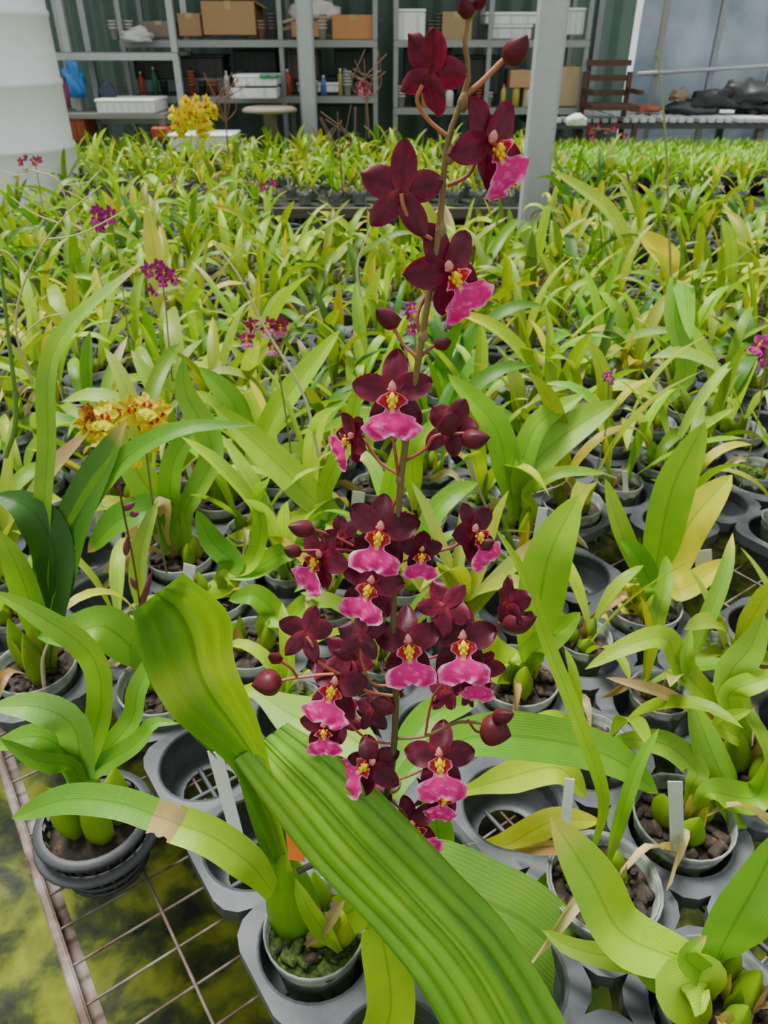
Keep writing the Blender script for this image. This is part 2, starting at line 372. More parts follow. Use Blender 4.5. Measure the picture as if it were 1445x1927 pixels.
def genplant(rng,hk=1.0,nl=7,detail=False,pot=True,r=.052,lean=1.0):
    mb=MB(); c=Vector((0,0,0))
    if pot: addpot(mb,c,r=r,detail=detail,rng=rng,moss=rng.random()<.3)
    nb=rng.choice([1,2,2,3]); tops=[]
    a0=rng.uniform(0,6.28)
    for k in range(nb):
        a=a0+k*2.3; o=(math.cos(a)*.018,math.sin(a)*.018) 
        tops.append(addbulb(mb,c,o,rng.uniform(.035,.07),rng.uniform(.011,.017),rng,.1))
    pal=rng.choice([(YG,MGN),(YG,LIME),(MGN,DG),(PALE,YG),(MGN,YG),(LIME,PALE),(MGN,DG),(YG,PALE)])
    for k in range(nl):
        tp=tops[k%nb]; az=a0+k*2.4+rng.uniform(-.4,.4); L=rng.uniform(.15,.30)*hk
        el=math.radians(rng.uniform(48,86)); bend=math.radians(rng.choice([15,30,50,80,110])+rng.uniform(-10,10))
        p=Vector(tp)-Vector((0,0,.02 if k%2 else .045)); pts=[p.copy()]; m=5
        for q in range(m):
            e=el-bend*(q/(m-1))**1.6; p=p+Vector((math.cos(az)*math.cos(e),math.sin(az)*math.cos(e),math.sin(e)))*L/m
            az+=rng.uniform(-.16,.16); pts.append(p.copy())
        col=mixc(pal[0],pal[1],rng.random()); 
        if rng.random()<.09: col=mixc(col,YEL,.85)
        nh=Vector((-math.cos(az)*.6,-math.sin(az)*.6,.8))
        ribbon(mb,pts,rng.uniform(.022,.040)*(.8+.2*hk),col,n=11,nu=5,nh=nh,fold=rng.uniform(.15,.45),twist=rng.uniform(-.8,.8),tip=(rng.choice([(.38,.26,.12),(.5,.4,.2),YEL]) if rng.random()<.2 else None),tipv=rng.uniform(.65,.9),base=mixc(col,PALE,.5),wav=.08)
    for q in range(rng.choice([0,1,1,2])): deadleaf(mb,c,rng)
    if rng.random()<.3:
        d=Vector((rng.uniform(-1,1),rng.uniform(-1,1),0)).normalized(); mb.box(c+d*.035+Vector((0,0,.012)),(.012,.001,.06),(.8,.82,.78),mat=4,rot=Matrix.Rotation(rng.uniform(-.3,.3),3,'Y'))
    return mb

# ---- main flowering orchid --------------------------------------------------
main=empty('flowering_oncidium_orchid')
YM=ORG.y
used[(0,0)]=1
mb=MB(); addpot(mb,ORG,r=.0495,h=.088,moss=True); mb.obj('pot',PMH,main)
mb=MB()
def PX(L): return [atY(a,b,y) for a,b,y in L]
mb.bulb(atY(560,1765,YM+.01),atY(535,1605,YM+.012),.026,(.15,.33,.010),(.18,.38,.015),ns=18,n=12,flat=.7,ridge=.02,sharp=.6)
mb.bulb(atY(610,1770,YM+.03),atY(590,1640,YM+.04),.020,(.24,.35,.02),(.18,.36,.02),ns=14,n=10,flat=.7,ridge=.03)
mb.bulb(atY(630,1775,YM-.005),atY(665,1700,YM),.017,(.42,.45,.04),(.30,.43,.03),ns=12,n=9,flat=.8,ridge=.03)
mb.bulb(atY(585,1775,YM-.01),atY(640,1725,YM-.01),.012,(.40,.45,.05),(.2,.36,.02),ns=12,n=9,flat=.8)
ribbon(mb,PX([(640,1790,YM-.02),(600,1740,YM-.02),(570,1690,YM-.015),(555,1650,YM)]),.018,(.26,.44,.03),n=8,nu=5,fold=.5)
ribbon(mb,PX([(575,1780,YM-.015),(620,1730,YM-.02),(650,1690,YM-.01)]),.014,(.32,.25,.1),n=8,nu=5,fold=.5)
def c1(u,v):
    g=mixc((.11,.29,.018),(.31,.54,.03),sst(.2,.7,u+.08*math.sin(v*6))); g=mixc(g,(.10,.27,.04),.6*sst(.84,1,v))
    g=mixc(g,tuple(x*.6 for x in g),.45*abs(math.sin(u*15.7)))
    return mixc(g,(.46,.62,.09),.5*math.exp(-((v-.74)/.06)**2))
edgeleaf(mb,PX([(520,1640,YM+.01),(488,1545,YM+.01),(432,1440,YM+.015),(325,1350,YM+.02),(264,1235,YM+.03),(250,1152,YM+.035)]),
            PX([(550,1640,YM),(532,1580,YM+.00),(494,1390,YM+.0),(442,1250,YM+.005),(430,1155,YM+.01),(345,1078,YM+.02)]),c1,ribs=5,amp=.0026,bow=-.008,n=40)
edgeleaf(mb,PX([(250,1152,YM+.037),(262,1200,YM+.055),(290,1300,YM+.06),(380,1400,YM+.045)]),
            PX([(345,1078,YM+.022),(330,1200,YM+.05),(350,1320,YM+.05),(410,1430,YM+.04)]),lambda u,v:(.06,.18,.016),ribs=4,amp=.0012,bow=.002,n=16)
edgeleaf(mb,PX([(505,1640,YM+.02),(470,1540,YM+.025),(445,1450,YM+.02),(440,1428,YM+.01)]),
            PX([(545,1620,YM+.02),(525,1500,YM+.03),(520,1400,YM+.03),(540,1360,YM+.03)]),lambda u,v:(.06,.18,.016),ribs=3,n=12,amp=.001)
def c2(u,v):
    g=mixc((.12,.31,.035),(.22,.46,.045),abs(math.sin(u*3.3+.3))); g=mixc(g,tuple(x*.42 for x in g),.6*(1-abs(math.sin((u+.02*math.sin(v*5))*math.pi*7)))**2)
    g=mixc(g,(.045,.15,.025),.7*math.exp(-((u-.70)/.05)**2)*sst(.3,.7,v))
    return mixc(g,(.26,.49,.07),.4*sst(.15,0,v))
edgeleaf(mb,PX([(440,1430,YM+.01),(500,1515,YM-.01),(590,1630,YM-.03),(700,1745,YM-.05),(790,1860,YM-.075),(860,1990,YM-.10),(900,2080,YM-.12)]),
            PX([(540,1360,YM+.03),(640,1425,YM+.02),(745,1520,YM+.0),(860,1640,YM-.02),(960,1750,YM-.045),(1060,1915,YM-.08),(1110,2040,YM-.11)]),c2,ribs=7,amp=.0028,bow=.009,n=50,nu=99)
def lf(pts,wpx,col,**k):
    P=PX(pts); m=P[len(P)//2]; ribbon(mb,P,wpx*depth(m)/F,col,n=k.pop('n',22),nu=k.pop('nu',9),**k)
lf([(515,1680,YM),(470,1625,YM),(400,1575,YM+.01),(330,1548,YM+.02)],70,(.28,.47,.035),fold=.3,prof=lambda v:.55+.45*sst(0,.5,v))
lf([(340,1553,YM+.018),(318,1543,YM+.019),(288,1533,YM+.02)],64,(.50,.37,.18),fold=.25,prof=lambda v:.95+.1*math.sin(v*14),n=8)
lf([(300,1536,YM+.02),(220,1510,YM+.03),(120,1505,YM+.04),(22,1540,YM+.05)],58,(.13,.32,.035),fold=.2,prof=lambda v:max(0,1-max(0,(v-.3)/.7)**2.2)**.7)
lf([(735,1500,YM+.02),(790,1430,YM+.05),(900,1385,YM+.08),(1050,1395,YM+.11),(1160,1430,YM+.12),(1240,1495,YM+.12)],86,(.15,.36,.035),fold=.18)
lf([(650,1720,YM+.02),(780,1640,YM+.03),(900,1690,YM+.01),(1020,1760,YM),(1150,1925,YM-.03)],150,(.20,.42,.08),fold=.12,tip=(.4,.35,.1),tipv=.9)
lf([(650,1720,YM-.01),(700,1700,YM-.03),(722,1780,YM-.05),(735,1900,YM-.07),(700,2000,YM-.09)],100,(.32,.52,.04),fold=.15,prof=lambda v:.8+.2*v)
lf([(690,1700,YM+.04),(790,1640,YM+.06),(825,1580,YM+.07),(800,1480,YM+.08)],62,(.19,.41,.04),fold=.2)
lf([(940,1790,YM+.03),(980,1730,YM+.04),(1010,1690,YM+.05),(1035,1637,YM+.06)],46,(.13,.34,.03),fold=.3)
lf([(480,1300,YM+.18),(560,1350,YM+.15),(650,1380,YM+.13),(720,1440,YM+.1)],90,(.30,.50,.08),fold=.15)
lf([(860,1600,YM+.10),(950,1590,YM+.11),(1040,1545,YM+.12),(1130,1545,YM+.13)],52,(.55,.57,.05),fold=.2)
lf([(740,1480,YM+.06),(770,1400,YM+.1),(820,1340,YM+.13),(900,1320,YM+.15)],60,(.13,.34,.03),fold=.2)
lf([(870,1490,YM+.13),(950,1465,YM+.13),(1050,1445,YM+.13),(1103,1500,YM+.12)],62,(.36,.5,.04),fold=.15)
mb.obj('leaves',[LEAFM],main)
mb=MB(); STEM=[(560,1640,.0),(640,1600,.01),(705,1540,.015),(735,1460,.02),(745,1310,.02),(740,1150,.02),(752,930,.02),(768,800,.02),(795,630,.02),(826,430,.02),(840,280,.02),(868,190,.02),(882,140,.02),(874,75,.02),(880,40,.02),(900,10,.02)]
SPT=[atY(a,b,YM+c) for a,b,c in STEM]
mb.tube(SPT,[.0030,.0029,.0027,.0025,.0022,.0018,.0012],(.035,.035,.015),ns=10,n=90,mat=0,col2=(.22,.14,.035))
for (a,b) in ((745,1310),(741,1200),(742,1080),(752,900),(775,760),(795,630),(828,430),(845,290),(870,190)):
    p=atY(a,b,YM+.02); mb.bulb(p-Vector((0,0,.005)),p+Vector((.001,-.001,.005)),.0029,(.16,.14,.04),(.3,.2,.08),ns=8,n=5,mat=0)
PED=(.26,.045,.03); PED2=(.38,.13,.05)
def ped(pts,r=.0011,c=PED):
    mb.tube([atY(a,b,YM+.02+d) for a,b,d in pts],r,c,ns=7,n=8*(len(pts)-1))
ped([(840,255,0),(805,225,0),(785,190,-.002),(795,160,-.004)],c=PED2)
ped([(842,350,0),(880,330,0),(900,295,.0),(915,275,-.004)])
ped([(812,450,0),(780,430,-.008),(760,390,-.012),(755,365,-.012)],c=PED2)
ped([(868,185,0),(905,155,0),(940,120,0),(950,112,0)],.0014,PED2)
ped([(795,640,0),(785,600,.004),(800,560,.008),(835,525,.004)])
ped([(782,670,0),(760,650,0),(745,625,0),(740,612,0)],.0011,PED2)
ped([(790,672,0),(810,655,0),(825,648,0)])
ped([(748,892,0),(715,870,0),(690,835,0),(680,825,0)],.0011,PED2)
ped([(762,835,0),(745,800,.006),(740,765,.006)])
ped([(758,870,0),(800,845,0),(820,820,0),(880,815,0)],c=PED)
ped([(750,900,0),(745,860,.0),(735,800,.008)])
ped([(752,930,0),(735,960,.004),(715,990,.004)])
ped([(745,1060,0),(690,1040,.005),(630,1010,.005),(585,995,0)])
ped([(700,1040,.005),(640,1035,.004),(560,1037,0)])
ped([(745,1060,0),(790,1045,0),(850,1030,0),(880,1010,0)])
ped([(742,1110,0),(720,1110,.005),(700,1105,.005)])
ped([(742,1290,0),(700,1285,0),(680,1240,-.008),(680,1205,-.010)],c=PED2)
ped([(742,1310,0),(690,1300,0),(640,1270,0),(560,1275,0),(525,1282,0)],.0013,PED2)
ped([(560,1275,0),(545,1255,0),(520,1240,0)])
ped([(640,1270,0),(600,1245,-.008),(588,1215,-.012),(577,1198,-.010)],c=PED2)
ped([(742,1250,0),(755,1230,.004),(768,1215,.004)])
ped([(742,1230,0),(800,1240,.01),(870,1215,.006)])
ped([(742,1390,0),(800,1385,0),(860,1360,0),(910,1360,0),(940,1350,0)],.0014,(.16,.09,.03))
ped([(880,1355,0),(895,1375,0),(915,1380,0)])
ped([(800,1385,0),(810,1330,.004),(830,1290,.004),(925,1200,.008),(940,1170,.004)],c=PED)
ped([(740,1400,0),(690,1390,0),(640,1340,0),(625,1300,0)])
ped([(736,1470,0),(770,1460,.004),(825,1435,.004)])
ped([(734,1480,0),(715,1460,.003),(697,1440,.003)])
ped([(730,1500,0),(760,1530,.0),(775,1560,.0)])
mb.obj('flower_stem',[MW],main)
mb=MB()
FL=[(810,138,80,150,15,25,-.006,.9,0),(918,268,88,44,0,32,-.004,.95,1),(755,362,86,176,0,5,-.008,1,0),
(840,508,86,30,-5,36,.0,1,1),(738,740,80,0,4,0,-.004,1,1),(668,822,60,-58,-5,-55,-.004,.75,1),(845,805,64,160,0,20,.004,.9,0),
(716,998,74,-6,-4,-10,-.006,1,1),(606,1048,64,-42,0,-32,-.002,.9,1),(792,1035,50,10,-20,0,-.004,.65,1),(888,1000,64,42,0,32,.0,.8,1),
(700,1098,66,-14,-4,-20,-.004,1,1),(576,1190,56,170,10,20,-.006,1,0),(680,1193,56,165,-10,0,-.006,.9,0),
(768,1213,72,2,0,6,-.008,1,1),(870,1206,74,4,2,6,-.004,1,1),(836,1142,60,160,0,40,.006,.9,0),(956,1135,56,130,10,0,.004,.8,0),
(632,1290,68,-18,0,-20,-.006,1,1),(610,1365,50,-10,-25,-5,.006,.9,1),(700,1335,48,150,-10,0,.004,.8,0),(655,1240,54,170,0,30,.008,1,0),
(700,1438,60,-22,0,-60,-.004,1,1),(827,1426,70,0,0,8,-.006,1,1),(775,1555,58,14,-10,30,-.002,.9,1),(840,1300,48,140,-10,0,.006,.9,0),
(905,1262,52,25,-25,0,.004,.8,1),(835,1490,48,20,-30,0,.008,.8,1),(640,1350,48,150,0,50,.010,.9,0),(740,1010,50,170,0,30,.010,1,0),(640,1010,48,150,0,60,.012,.9,0),
(880,1300,40,-120,-20,0,.006,.7,0),(715,1480,44,160,-30,0,.008,.8,0)]
for (x,y,r,yw,pt,rl,dY,op,lp) in FL:
    p=atY(x,y,YM+.02+dY); Rw=r*depth(p)/F
    g=R_.uniform(.65,1.3); col=tuple(c*g for c in MAR)
    if y<560: col=mixc(col,(.14,.006,.024),.45)
    flower(mb,facing(p,yw,pt,rl),Rw,col=col,openk=op,lip=bool(lp),base=(.20,.006,.026) if lp else (.20,.012,.028))
BD=[(882,30,870,-5,17),(955,118,992,66,24),(745,612,708,582,20),(822,652,848,640,14),(870,830,922,822,22),(838,815,852,775,20),(588,998,542,990,19),(563,1040,535,1033,15),
(528,1280,473,1290,27),(525,1243,508,1232,13),(905,1365,962,1385,30),(930,1350,967,1343,17),(950,1178,1010,1160,24),(893,1030,930,1018,18),(985,1180,1000,1150,14),(735,1335,700,1320,20),(668,1235,625,1225,14),(898,15,912,-12,12)]
for (x0,y0,x1,y1,r) in BD:
    a=atY(x0,y0,YM+.02); b=atY(x1,y1,YM+.012)
    mb.bulb(a,b,r*depth(a)/F,(.17,.02,.028),(.085,.010,.022),ns=12,n=10,flat=.85,ridge=.07,sharp=.8)
mb.obj('blossoms',[PETAL],main)
# ---- hand-placed potted plants ---------------------------------------------
def handplant(name,pp,leaves,bulbs=3,r=.055,bh=.06,usetray=True,moss=False,pot=True,rng=None):
    rng=rng or random.Random(int(pp[0]*7+pp[1]))
    w=atZ(pp[0],pp[1],ZR)
    if usetray:
        ij=snap(w); used[ij]=1; c=cell(*ij)
    else: c=w
    mb=MB()
    if pot: addpot(mb,c,r=r,moss=moss,rng=rng)
    for k in range(bulbs):
        a=rng.uniform(0,1)+k*2.3; addbulb(mb,c,(math.cos(a)*.02,math.sin(a)*.02),bh*rng.uniform(.8,1.1),rng.uniform(.013,.018),rng,.08)
    for k in range(rng.choice([1,2,2])): deadleaf(mb,c,rng,rng.uniform(.05,.1))
    for L in leaves:
        pts,wpx,col=L[0],L[1],L[2]; kw=dict(L[3]) if len(L)>3 else {}
        g=rng.uniform(.85,1.05)
        col=(col[0]*.82*g,col[1]*.96*g,col[2]*.9*g) if col[0]<col[1]*.95 else col
        P=[atY(a,b,c.y+d) for a,b,d in pts]
        d=(P[0]-c); d.z=0; d=d.normalized()*.014 if d.length>0 else d
        P=[c+d+Vector((0,0,.0)),c+d*1.5+Vector((0,0,.035))]+P
        m=P[len(P)//2+1] if len(P)>3 else P[-1]
        if 'tip' not in kw and rng.random()<.25: kw['tip']=(.45,.32,.12); kw['tipv']=.9
        ribbon(mb,P,wpx*depth(m)/F,col,n=22,nu=9,twist=rng.uniform(-.2,.2),base=mixc(col,PALE,.4),wav=.07,**kw)
    return mb.obj(name,PMH)
PO='potted_orchid_plant'
handplant(PO,(1145,1650),[([(1135,1500,.02),(1085,1350,.05),(1030,1210,.08),(985,1080,.1),(930,990,.12)],30,(.30,.48,.03)),
   ([(1170,1530,.02),(1200,1440,.04),(1240,1370,.06)],30,(.2,.38,.03))],bulbs=1,r=.058,bh=.04)
handplant(PO,(1230,1890),[([(1175,1760,.03),(1110,1650,.05),(1035,1535,.07)],105,(.36,.52,.05),dict(fold=.25,tip=(.45,.5,.1))),([(1280,1860,-.01),(1330,1930,-.02)],100,(.38,.52,.04)),
   ([(1100,1790,.03),(1020,1750,.05)],46,(.3,.45,.04)),([(1240,1850,.01),(1190,1800,.03),(1100,1790,.05)],40,(.35,.5,.05))],bulbs=3)
handplant(PO,(1375,1780),[([(1380,1740,.02),(1430,1650,.03),(1470,1560,.04)],120,(.20,.42,.05)),([(1290,1800,.0),(1330,1760,.01)],50,(.2,.36,.03))],bulbs=3)
handplant(PO,(1290,1710),[],bulbs=1,bh=.03)
handplant(PO,(1340,1560),[([(1385,1520,.02),(1345,1430,.04),(1297,1310,.07)],78,(.27,.46,.04)),([(1420,1500,.02),(1450,1420,.03)],60,(.25,.42,.03)),([(1310,1450,.03),(1250,1400,.05),(1150,1390,.06)],50,(.3,.46,.04))],bulbs=3)
handplant(PO,(1020,1310),[([(1012,1150,.02),(1035,1040,.03),(1090,930,.05)],92,(.35,.54,.05),dict(fold=.15)),([(960,1260,-.01),(910,1225,-.01),(890,1160,0)],80,(.44,.56,.05)),
   ([(1000,1230,0),(1050,1190,.01),(1092,1152,.02)],50,(.2,.36,.02)),([(960,1300,-.01),(900,1320,-.02),(840,1340,-.02)],50,(.4,.5,.04))],bulbs=3,r=.058)
handplant(PO,(1235,1190),[([(1235,1060,.02),(1265,920,.04),(1327,793,.06)],80,(.30,.50,.04)),([(1250,1080,.03),(1300,980,.05),(1378,893,.07)],76,(.54,.56,.05)),
   ([(1205,1080,.02),(1165,990,.03),(1138,900,.05)],42,(.36,.50,.05)),([(1200,1130,0),(1160,1160,-.01),(1120,1190,-.02)],48,(.74,.70,.10)),([(1280,1110,0),(1330,1080,0),(1368,1052,0)],48,(.64,.64,.06)),
   ([(1225,1100,-.01),(1195,1040,0),(1165,1015,0)],46,(.14,.32,.02))],bulbs=3,r=.058)
handplant(PO,(1310,1375),[([(1285,1260,.02),(1250,1200,.02),(1180,1215,.01),(1100,1260,0)],50,(.38,.5,.04)),([(1370,1280,.02),(1410,1220,.03),(1438,1155,.04)],70,(.3,.47,.05)),
   ([(1370,1310,.01),(1430,1280,.01),(1480,1265,.02)],50,(.38,.54,.04)),([(1310,1290,.02),(1290,1240,.02),(1300,1180,.04)],48,(.3,.47,.04)),([(1350,1360,-.01),(1415,1335,-.02)],40,(.3,.45,.04)),
   ([(1260,1310,.0),(1200,1290,-.01),(1140,1275,-.02)],26,(.52,.34,.16))],bulbs=3,bh=.075)
handplant(PO,(960,1000),[([(955,900,.02),(930,800,.05),(842,703,.08)],56,(.23,.44,.03)),([(990,890,.02),(1060,820,.05),(1165,752,.08)],64,(.33,.52,.06)),([(975,900,.02),(1010,800,.05),(1100,740,.09)],45,(.25,.44,.04)),
    ([(990,930,.0),(1050,890,0),(1140,890,0)],26,(.3,.45,.04))],bulbs=3,r=.055)
handplant(PO,(800,930),[([(780,850,.02),(830,780,.04)],40,(.3,.45,.04))],bulbs=2,bh=.04)
handplant(PO,(850,1080),[],bulbs=1,bh=.03)
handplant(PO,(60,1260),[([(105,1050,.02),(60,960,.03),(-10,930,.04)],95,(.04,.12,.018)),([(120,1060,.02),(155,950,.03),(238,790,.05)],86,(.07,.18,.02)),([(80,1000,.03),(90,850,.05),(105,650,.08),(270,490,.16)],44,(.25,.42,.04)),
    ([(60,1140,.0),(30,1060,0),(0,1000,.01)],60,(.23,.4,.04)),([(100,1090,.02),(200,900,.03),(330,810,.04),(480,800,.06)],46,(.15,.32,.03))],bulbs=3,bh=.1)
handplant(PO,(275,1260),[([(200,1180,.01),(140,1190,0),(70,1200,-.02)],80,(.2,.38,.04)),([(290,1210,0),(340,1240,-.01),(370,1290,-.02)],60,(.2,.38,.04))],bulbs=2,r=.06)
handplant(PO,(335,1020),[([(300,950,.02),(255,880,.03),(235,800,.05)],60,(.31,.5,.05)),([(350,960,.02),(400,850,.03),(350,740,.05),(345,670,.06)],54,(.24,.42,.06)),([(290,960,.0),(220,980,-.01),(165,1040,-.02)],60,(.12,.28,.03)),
    ([(320,930,.02),(330,860,.04),(380,800,.05),(440,795,.06)],44,(.18,.36,.03)),([(300,950,.0),(210,1080,-.02),(150,1130,-.04)],40,(.5,.38,.18))],bulbs=3,r=.055)
handplant(PO,(440,950),[([(460,850,.02),(440,760,.05),(375,690,.08)],52,(.22,.40,.03)),([(500,880,.01),(560,850,.02),(640,900,.02)],40,(.36,.48,.06)),([(470,880,.01),(530,760,.04),(640,620,.1)],48,(.32,.48,.04))],bulbs=3,bh=.07)
handplant(PO,(640,1010),[([(600,950,.0),(520,870,.02),(400,760,.05)],60,(.36,.5,.05)),([(580,980,.0),(500,1000,0),(400,1030,0)],44,(.35,.46,.04)),([(560,1020,0),(470,1050,0),(410,1100,-.01)],56,(.2,.38,.04)),([(610,930,.01),(650,830,.03),(680,700,.05)],36,(.33,.5,.04))],bulbs=2)
handplant(PO,(455,1120),[([(440,1060,.01),(400,1020,.02),(370,960,.03)],46,(.14,.32,.03)),([(480,1070,.01),(540,1040,.02),(600,1050,.02)],44,(.18,.36,.03)),([(450,1100,.0),(400,1110,0),(350,1150,-.01)],40,(.28,.44,.04)),([(470,1060,.01),(490,1000,.02),(480,930,.03)],36,(.3,.46,.04))],bulbs=2)
handplant(PO,(520,1230),[([(520,1160,.01),(480,1120,.02),(430,1130,.02)],46,(.20,.38,.03)),([(540,1170,.01),(590,1130,.02),(640,1140,.02)],44,(.3,.46,.04))],bulbs=2)
handplant(PO,(290,620),[([(298,560,.03),(292,480,.05),(275,388,.08)],36,(.55,.55,.10))],bulbs=1)
handplant(PO,(1260,560),[([(1262,500,.02),(1240,470,.04),(1200,437,.06)],52,(.66,.56,.03))],bulbs=1)
handplant(PO,(1290,800),[([(1290,700,.03),(1270,600,.06),(1285,530,.10),(1300,640,-.0)],50,(.26,.46,.06))],bulbs=1)
handplant(PO,(1180,560),[([(1180,470,.05),(1140,390,.1),(1040,320,.14)],30,(.46,.54,.06))],bulbs=2)
# hanging net pot at bench edge
cN=atZ(176,1535,ZR-.005); mbn=MB()
DK=(.03,.035,.04)
mbn.lathe(cN,[(.055,0),(.064,0),(.066,-.004),(.064,-.008),(.057,-.008),(.055,0)],DK,32,mat=0)
mbn.lathe(cN,[(.060,-.022),(.068,-.022),(.071,-.027),(.068,-.032),(.060,-.032)],(.05,.055,.06),32,mat=0)
for k in range(24):
    a=k*math.pi/12; d=Vector((math.cos(a),math.sin(a),0)); mbn.tube([cN+d*.058-Vector((0,0,.005)),cN+d*.046-Vector((0,0,.078))],.0022,DK,ns=5,n=2)
for z,r in ((-.045,.053),(-.062,.050),(-.078,.046)): mbn.lathe(cN,[(r,z),(r+.003,z),(r+.003,z-.004),(r,z-.004),(r,z)],DK,24,mat=0)
mbn.lathe(cN,[(.0,-.080),(.047,-.080),(.047,-.083),(0,-.083)],DK,24,mat=0)
mbn.lathe(cN,[(0,-.02),(.03,-.018),(.053,-.024),(.045,-.078)],(.02,.014,.01),20,mat=2)
for k in range(4):
    a=k*1.6+.4; addb=Vector((math.cos(a)*.022,math.sin(a)*.018,-.024)); mbn.bulb(cN+addb,cN+addb*1.7+Vector((0,0,.11)),.018,BULB,(.25,.42,.03),ns=12,n=9,flat=.75,mat=1,rot=k)
for pts,w,col in (([(190,1330,.02),(170,1230,.02),(60,1150,.02),(-20,1110,.02)],58,(.22,.42,.04)),([(245,1360,.02),(262,1290,.03),(330,1170,.06)],44,(.15,.36,.04)),([(255,1400,0),(290,1360,0),(338,1362,0)],40,(.15,.36,.04)),
    ([(120,1410,0),(60,1385,0),(-20,1410,0)],54,(.13,.34,.03)),([(140,1370,.0),(70,1330,.0),(-20,1330,.0)],74,(.21,.42,.08)),([(130,1440,-.01),(70,1430,-.02),(0,1390,-.02)],40,(.10,.26,.02))):
    P=[cN+Vector((0,0,0)),cN+Vector((0,.0,.06))]+[atY(a,b,cN.y+d) for a,b,d in pts]; ribbon(mbn,P,w*depth(P[3])/F,col,n=20,nu=9,mat=1)
mbn.obj('net_pot_orchid',[MC,LEAFM,SOIL])

# ---- plant bed (instances) --------------------------------------------------
bed=empty('greenhouse_orchid_bed')
rg=random.Random(5)
VAR=[genplant(rg,hk=rg.uniform(.8,1.25),nl=rg.choice([4,5,6,7,8])).build('bed_plant_mesh',PM) for _ in range(24)]
def link(me,c,parent,s,rz,name):
    o=bpy.data.objects.new(name,me); bpy.context.scene.collection.objects.link(o); o.parent=parent
    o.location=c; o.rotation_euler=(0,0,rz); o.scale=(s,s,s); return o
cells=[]; 
for i in range(-1,60):
    for j in range(-60,8):
        c=cell(i,j)
        if c.y>3.85 or c.y<.22: continue
        px,py=proj(c)
        if abs(c.x)>c.y*.62+.35: continue
        if c.y>3.15 and -.45<c.x<.75 : continue
        if i==-1 and j>-4: continue
        if c.x>.0 and 1150<px and 980<py<1100 and (i,j) not in used: continue
        if 1150<px and 455<py<490 and (i,j) not in used: continue
        cells.append((i,j,c,px,py))
cnt=0
for i,j,c,px,py in cells:
    if (i,j) in used: continue
    if c.y<.62 : continue
    dd=math.hypot(c.x-.0,c.y-.45)
    if dd<.24: continue
    if rg.random()<(.24 if c.y<1.3 else (.18 if c.y<2.2 else .18)): continue
    s=rg.uniform(.72,1.12)
    if c.y<.95: s*=.8
    link(rg.choice(VAR),c+Vector((0,0,0)),bed,s,rg.uniform(0,6.28),'bed_plant'); cnt+=1
yy=4.55
while yy<6.1:
    xx=-yy*.62-.2
    while xx<yy*.62+.2:
        if not (xx>1.1 and yy>4.9): link(rg.choice(VAR),Vector((xx+rg.uniform(-.03,.03),yy+rg.uniform(-.03,.03),ZR)),bed,rg.uniform(.6,1.0),rg.uniform(0,6.28),'bed_plant')
        xx+=.17
    yy+=.17
sd=empty('seedling_flats')
SV=[]
for q in range(4):
    m=MB()
    for k in range(60):
        a=rg.uniform(0,6.28); b=Vector((rg.uniform(-.1,.1),rg.uniform(-.1,.1),0)); L=rg.uniform(.05,.10); d=Vector((math.cos(a),math.sin(a),0))
        ribbon(m,[b,b+d*.01+Vector((0,0,L*.6)),b+d*L*.6+Vector((0,0,L))],.014,mixc((.17,.40,.02),(.28,.52,.03),rg.random()),n=4,nu=3,nh=Vector((-d.x,-d.y,1)))
    m.box((0,0,-.03),(.21,.21,.05),(.03,.03,.03),mat=1)
    SV.append(m.build('seedling_mesh',[LEAF,MC]))
for a in range(22):
    for b in range(6):
        x=1.15+a*.21; y=5.0+b*.21
        if x<y*.62+.5: link(rg.choice(SV),Vector((x,y,ZR+.03)),sd,1,rg.choice([0,1.5708,3.1416]),'seedling_tray')

# ---- trays -------------------------------------------------------------------
mb=MB(); ns=32
for i,j,c,px,py in cells:
    nq=ns if c.y<2 else 16
    rows=[]
    for q,(kind,z) in enumerate((('in',-.022),('in',-.001),('mid',.0015),('o2',0),('out',-.001),('out',-.02))):
        row=[]
        for k in range(nq):
            a=2*math.pi*(k+.5)/nq; ca,sa=math.cos(a),math.sin(a); m_=max(abs(ca),abs(sa)); sq=SP/2/m_
            so=min(sq,SP*.5*1.20)
            r={'in':.0565,'mid':.0580,'o2':min(.0600,so*.99),'out':so}[kind]
            row.append(Vector((c.x,c.y,ZT+z))+(E2*ca+E1*sa)*r)
        rows.append(row)
    mb.grid(rows,(1,1,1),None,0,closed=True,smooth=False)
    for k in range(4):
        a=math.pi/4+k*math.pi/2; d=(E2*math.cos(a)+E1*math.sin(a))*.066
        if c.y<1.8: mb.tube([Vector((c.x,c.y,ZT-.005))+d,Vector((c.x,c.y,ZB+.003))+d*.93],.004,(1,1,1),ns=5,n=2)
    if c.y<2.2: 
        mb.lathe((c.x,c.y,ZT),[(.0565,-.022),(.050,-.05),(.046,-.058),(.036,-.058)],(1,1,1),20)
        for k in range(2):
            d=(E2 if k else E1)*.04; mb.tube([Vector((c.x,c.y,ZT-.058))-d,Vector((c.x,c.y,ZT-.058))+d],.0035,(1,1,1),ns=5,n=2)
mb.obj('plant_tray',[TRAY])

